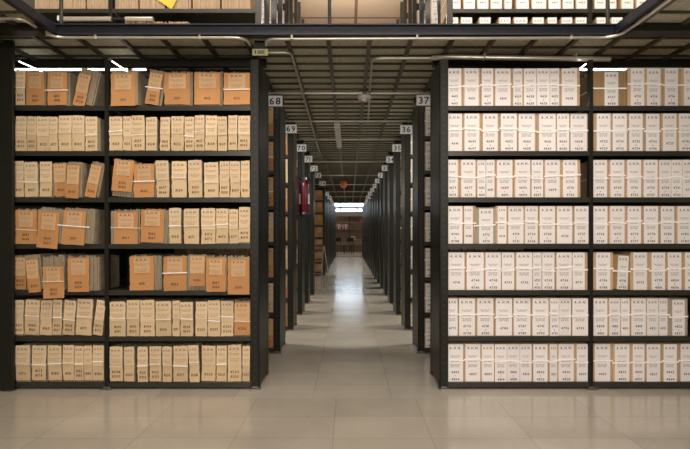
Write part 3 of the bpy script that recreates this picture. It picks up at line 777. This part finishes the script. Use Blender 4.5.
# ------------------------------------------------------------------ room shell
b = MB(); b.box(-4.5, 4.5, -3.0, 30.0, -.1, 0, 'floor'); struct(b.build('floor'))
YB = 29.2
b = MB(); b.box(-4.6, -4.5, -3.0, 30.0, -.1, 5.0, 'wall'); struct(b.build('wall_left'))
b = MB(); b.box(4.5, 4.6, -3.0, 30.0, -.1, 5.0, 'wall'); struct(b.build('wall_right'))
b = MB(); b.box(-4.5, 4.5, -3.1, -3.0, -.1, 5.0, 'wall'); struct(b.build('wall_rear'))
zw0, zw1 = 2.40, 3.00
b = MB(); b.box(-4.5, 4.5, YB, YB+.1, 0, zw0, 'wall'); b.box(-4.5, 4.5, YB, YB+.1, zw1, 5.0, 'wall'); struct(b.build('wall_back'))
for i in range(9):
    x0 = -4.5+i; w_ = struct(MB().build(f'window_{i+1}')) if False else None
    b = MB(); b.box(x0+.03, x0+.97, YB+.04, YB+.05, zw0+.03, zw1-.03, 'window'); o = b.build(f'window_{i+1}'); struct(o)
    f = MB(); f.box(x0, x0+.03, YB, YB+.09, zw0, zw1, 'steel'); f.box(x0+.97, x0+1, YB, YB+.09, zw0, zw1, 'steel')
    f.box(x0, x0+1, YB, YB+.09, zw0, zw0+.03, 'steel'); f.box(x0, x0+1, YB, YB+.09, zw1-.03, zw1, 'steel'); f.box(x0, x0+1, YB-.02, YB+.06, 2.59, 2.72, 'steel'); f.build('window_frame', o)
b = MB(); b.box(-4.5, 4.5, -3.0, 30.0, 4.70, 4.80, 'hallceil'); struct(b.build('ceiling_upper'))
b = MB(); b.box(-4.5, 4.5, 23.2, 28.4, 0, .004, 'wood'); struct(b.build('trim_4'))
# broad dark column at the left edge
b = MB(); b.box(-2.56, PX(13.2, 3.17), 3.165, 3.19, 0, ZC, 'steel', .004); b.box(-2.56, -2.54, 3.19, 3.6, 0, ZC, 'steel'); b.box(PX(13.2,3.17)-.06, PX(13.2,3.17)+.02, 3.14, 3.185, 0, .006, 'chrome', .002)
struct(b.build('trim_5'))

# ------------------------------------------------------------------ far end furniture
t = thing('wall_shelf_unit', 'wooden shelf unit against the far wall beyond the aisle', 'shelf unit', (0, 28.6, 0))
for x_ in (-1.0, .02, 1.15):
    b = MB(); b.box(x_, x_+.03, 0, .4, 0, 2.15, 'darkbrown'); b.build('upright', t)
for z_ in (.45, 1.10, 1.36, 1.75, 2.13):
    b = MB(); b.box(-1.0, 1.18, 0, .4, z_-.015, z_+.015, 'wood'); b.build('shelf', t)
b = MB(); b.box(-1.0, 1.18, .38, .4, 0, 2.15, 'wood'); b.build('back_board', t)
rr = random.Random(5); x = -.93; i = 0
while x < -.05:
    w = rr.uniform(.05, .10); m_ = ('redbook', 'greybook', 'redbook', 'white', 'greybook')[i % 5]; h_ = rr.uniform(.25, .33)
    b = MB(); b.box(0, w, 0, .25, 0, h_, m_, .004); b.box(w*.25, w*.75, -.001, 0, h_*.5, h_*.8, 'plastic' if m_ != 'white' else 'greybook')
    o = b.build('binder', None, (x, 28.62, 1.3755)); tag(o, f'{ {"redbook":"red","greybook":"grey","white":"white"}[m_]} binder on the far wall shelf, {ORD[min(i,12)]} from left', 'binder', 'binders on the far wall shelf'); x += w+.006; i += 1
for j, (x_, m_) in enumerate(((.3, 'darkbrown'), (.62, 'redbook'))):
    b = MB(); b.box(0, .26, 0, .28, 0, .2, m_, .01); b.box(-.008, .268, -.008, .288, .16, .205, m_, .006); o = b.build('storage_box', None, (x_, 28.62, 1.766)); tag(o, ('dark brown', 'dark red')[j]+' box on the right of the far wall shelf', 'storage box')
t = thing('reading_table', 'wooden table at the far end of the aisle', 'table', (.45, 26.3, 0))
b = MB(); b.box(-.6, .42, -.35, .35, .72, .75, 'wood', .004); b.build('tabletop', t)
for sx in (-.56, .38):
    for sy in (-.31, .31):
        b = MB(); b.box(sx-.02, sx+.02, sy-.02, sy+.02, 0, .72, 'plastic', .002); b.build('leg', t)
def chair(x, y, rz, label, m='black'):
    t = thing('wooden_chair', label, 'chair', (x, y, 0), 'chairs at the far table', (0,0,rz))
    b = MB(); b.box(-.21, .21, -.21, .21, .43, .46, m, .006); b.build('seat', t)
    for sx in (-.19, .19):
        b = MB(); b.tube([(sx, -.19, 0), (sx*.95, -.17, .43)], .014, m, 6); b.build('leg', t)
        b = MB(); b.tube([(sx, .21, 0), (sx*.95, .19, .46), (sx*.95, .25, .88)], .014, m, 6); b.build('leg', t)
    b = MB(); b.box(-.19, .19, .215, .235, .66, .86, m, .006); b.build('backrest', t)
chair(-.52, 25.3, .4, 'dark chair at the far end, left of the table'); chair(.0, 25.55, -.3, 'dark chair at the far end, touching the table front')
t = thing('paper_stack', 'white pile of papers on the far table', 'paper stack', (.22, 26.25, .7505))
b = MB(); b.box(-.11, .11, -.14, .14, 0, .16, 'white', .004); b.box(-.10, .11, -.13, .14, .16, .19, 'white', .003); b.build('sheets', t)

# ------------------------------------------------------------------ lights
def area(name, loc, size, power, col, target=None, sy=None):
    l = bpy.data.lights.new(name, 'AREA'); l.shape = 'RECTANGLE'; l.size = size; l.size_y = sy or size; l.energy = power; l.color = col
    o = bpy.data.objects.new(name, l); COL.objects.link(o); o.location = loc
    if target: o.rotation_euler = (Vector(target)-Vector(loc)).to_track_quat('-Z', 'Y').to_euler()
    return o
WARM = (1.0, 0.92, 0.825)
area('unseen_front_light', (0.0, 1.75, 4.45), 3.0, 75, WARM, (0, 2.35, 0), .9)
area('unseen_front_light', (0, -2.4, 2.3), 3.0, 135, WARM, (0, 3.2, .7), 1.4)  # added low fill from behind the camera, lifts the lower shelves
area('upper_fill', (-1.9, 2.2, 4.5), 1.2, 26, WARM, (-1.2, 3.9, 2.9), .3)  # this pair is added fill for the upper front racks
area('upper_fill', (1.9, 2.2, 4.5), 1.2, 26, WARM, (1.2, 3.9, 2.9), .3)
area('far_hall_fill', (0, 26.3, 4.4), 3.0, 35, (1, .93, .84), (0, 26.6, 0), 2.0)  # added fill to brighten the wall and furniture beyond the aisle
for sp_ in lamp_spots: area('tube_lamp', sp_, 1.0, 42, (1, .93, .82), (sp_[0], sp_[1], 0), .04)
p = bpy.data.lights.new('upper_aisle_fill', 'POINT'); p.energy = 60; p.color = WARM; p.shadow_soft_size = .15  # added point fill that brightens the upper ceiling over the aisle
o = bpy.data.objects.new('upper_aisle_fill', p); COL.objects.link(o); o.location = (0, 6.6, 3.75)
w = bpy.data.worlds.new('world'); sc.world = w; w.use_nodes = True
w.node_tree.nodes['Background'].inputs[0].default_value = (1, .9, .78, 1); w.node_tree.nodes['Background'].inputs[1].default_value = .05

cam = bpy.data.cameras.new('camera'); co = bpy.data.objects.new('camera', cam); COL.objects.link(co)
co.location = (0, 0, H); co.rotation_euler = (PI/2, 0, 0)
cam.sensor_fit = 'HORIZONTAL'; cam.sensor_width = 36; cam.lens = F/690*36
cam.shift_x = -(VX-345)/690; cam.shift_y = (VY-224.5)/690; cam.clip_end = 100
sc.camera = co
vs = sc.view_settings
sc.display_settings.display_device = 'sRGB'
vs.view_transform = 'Standard'; vs.look = 'None'; vs.gamma = 1; vs.exposure = 0.40; vs.use_curve_mapping = False
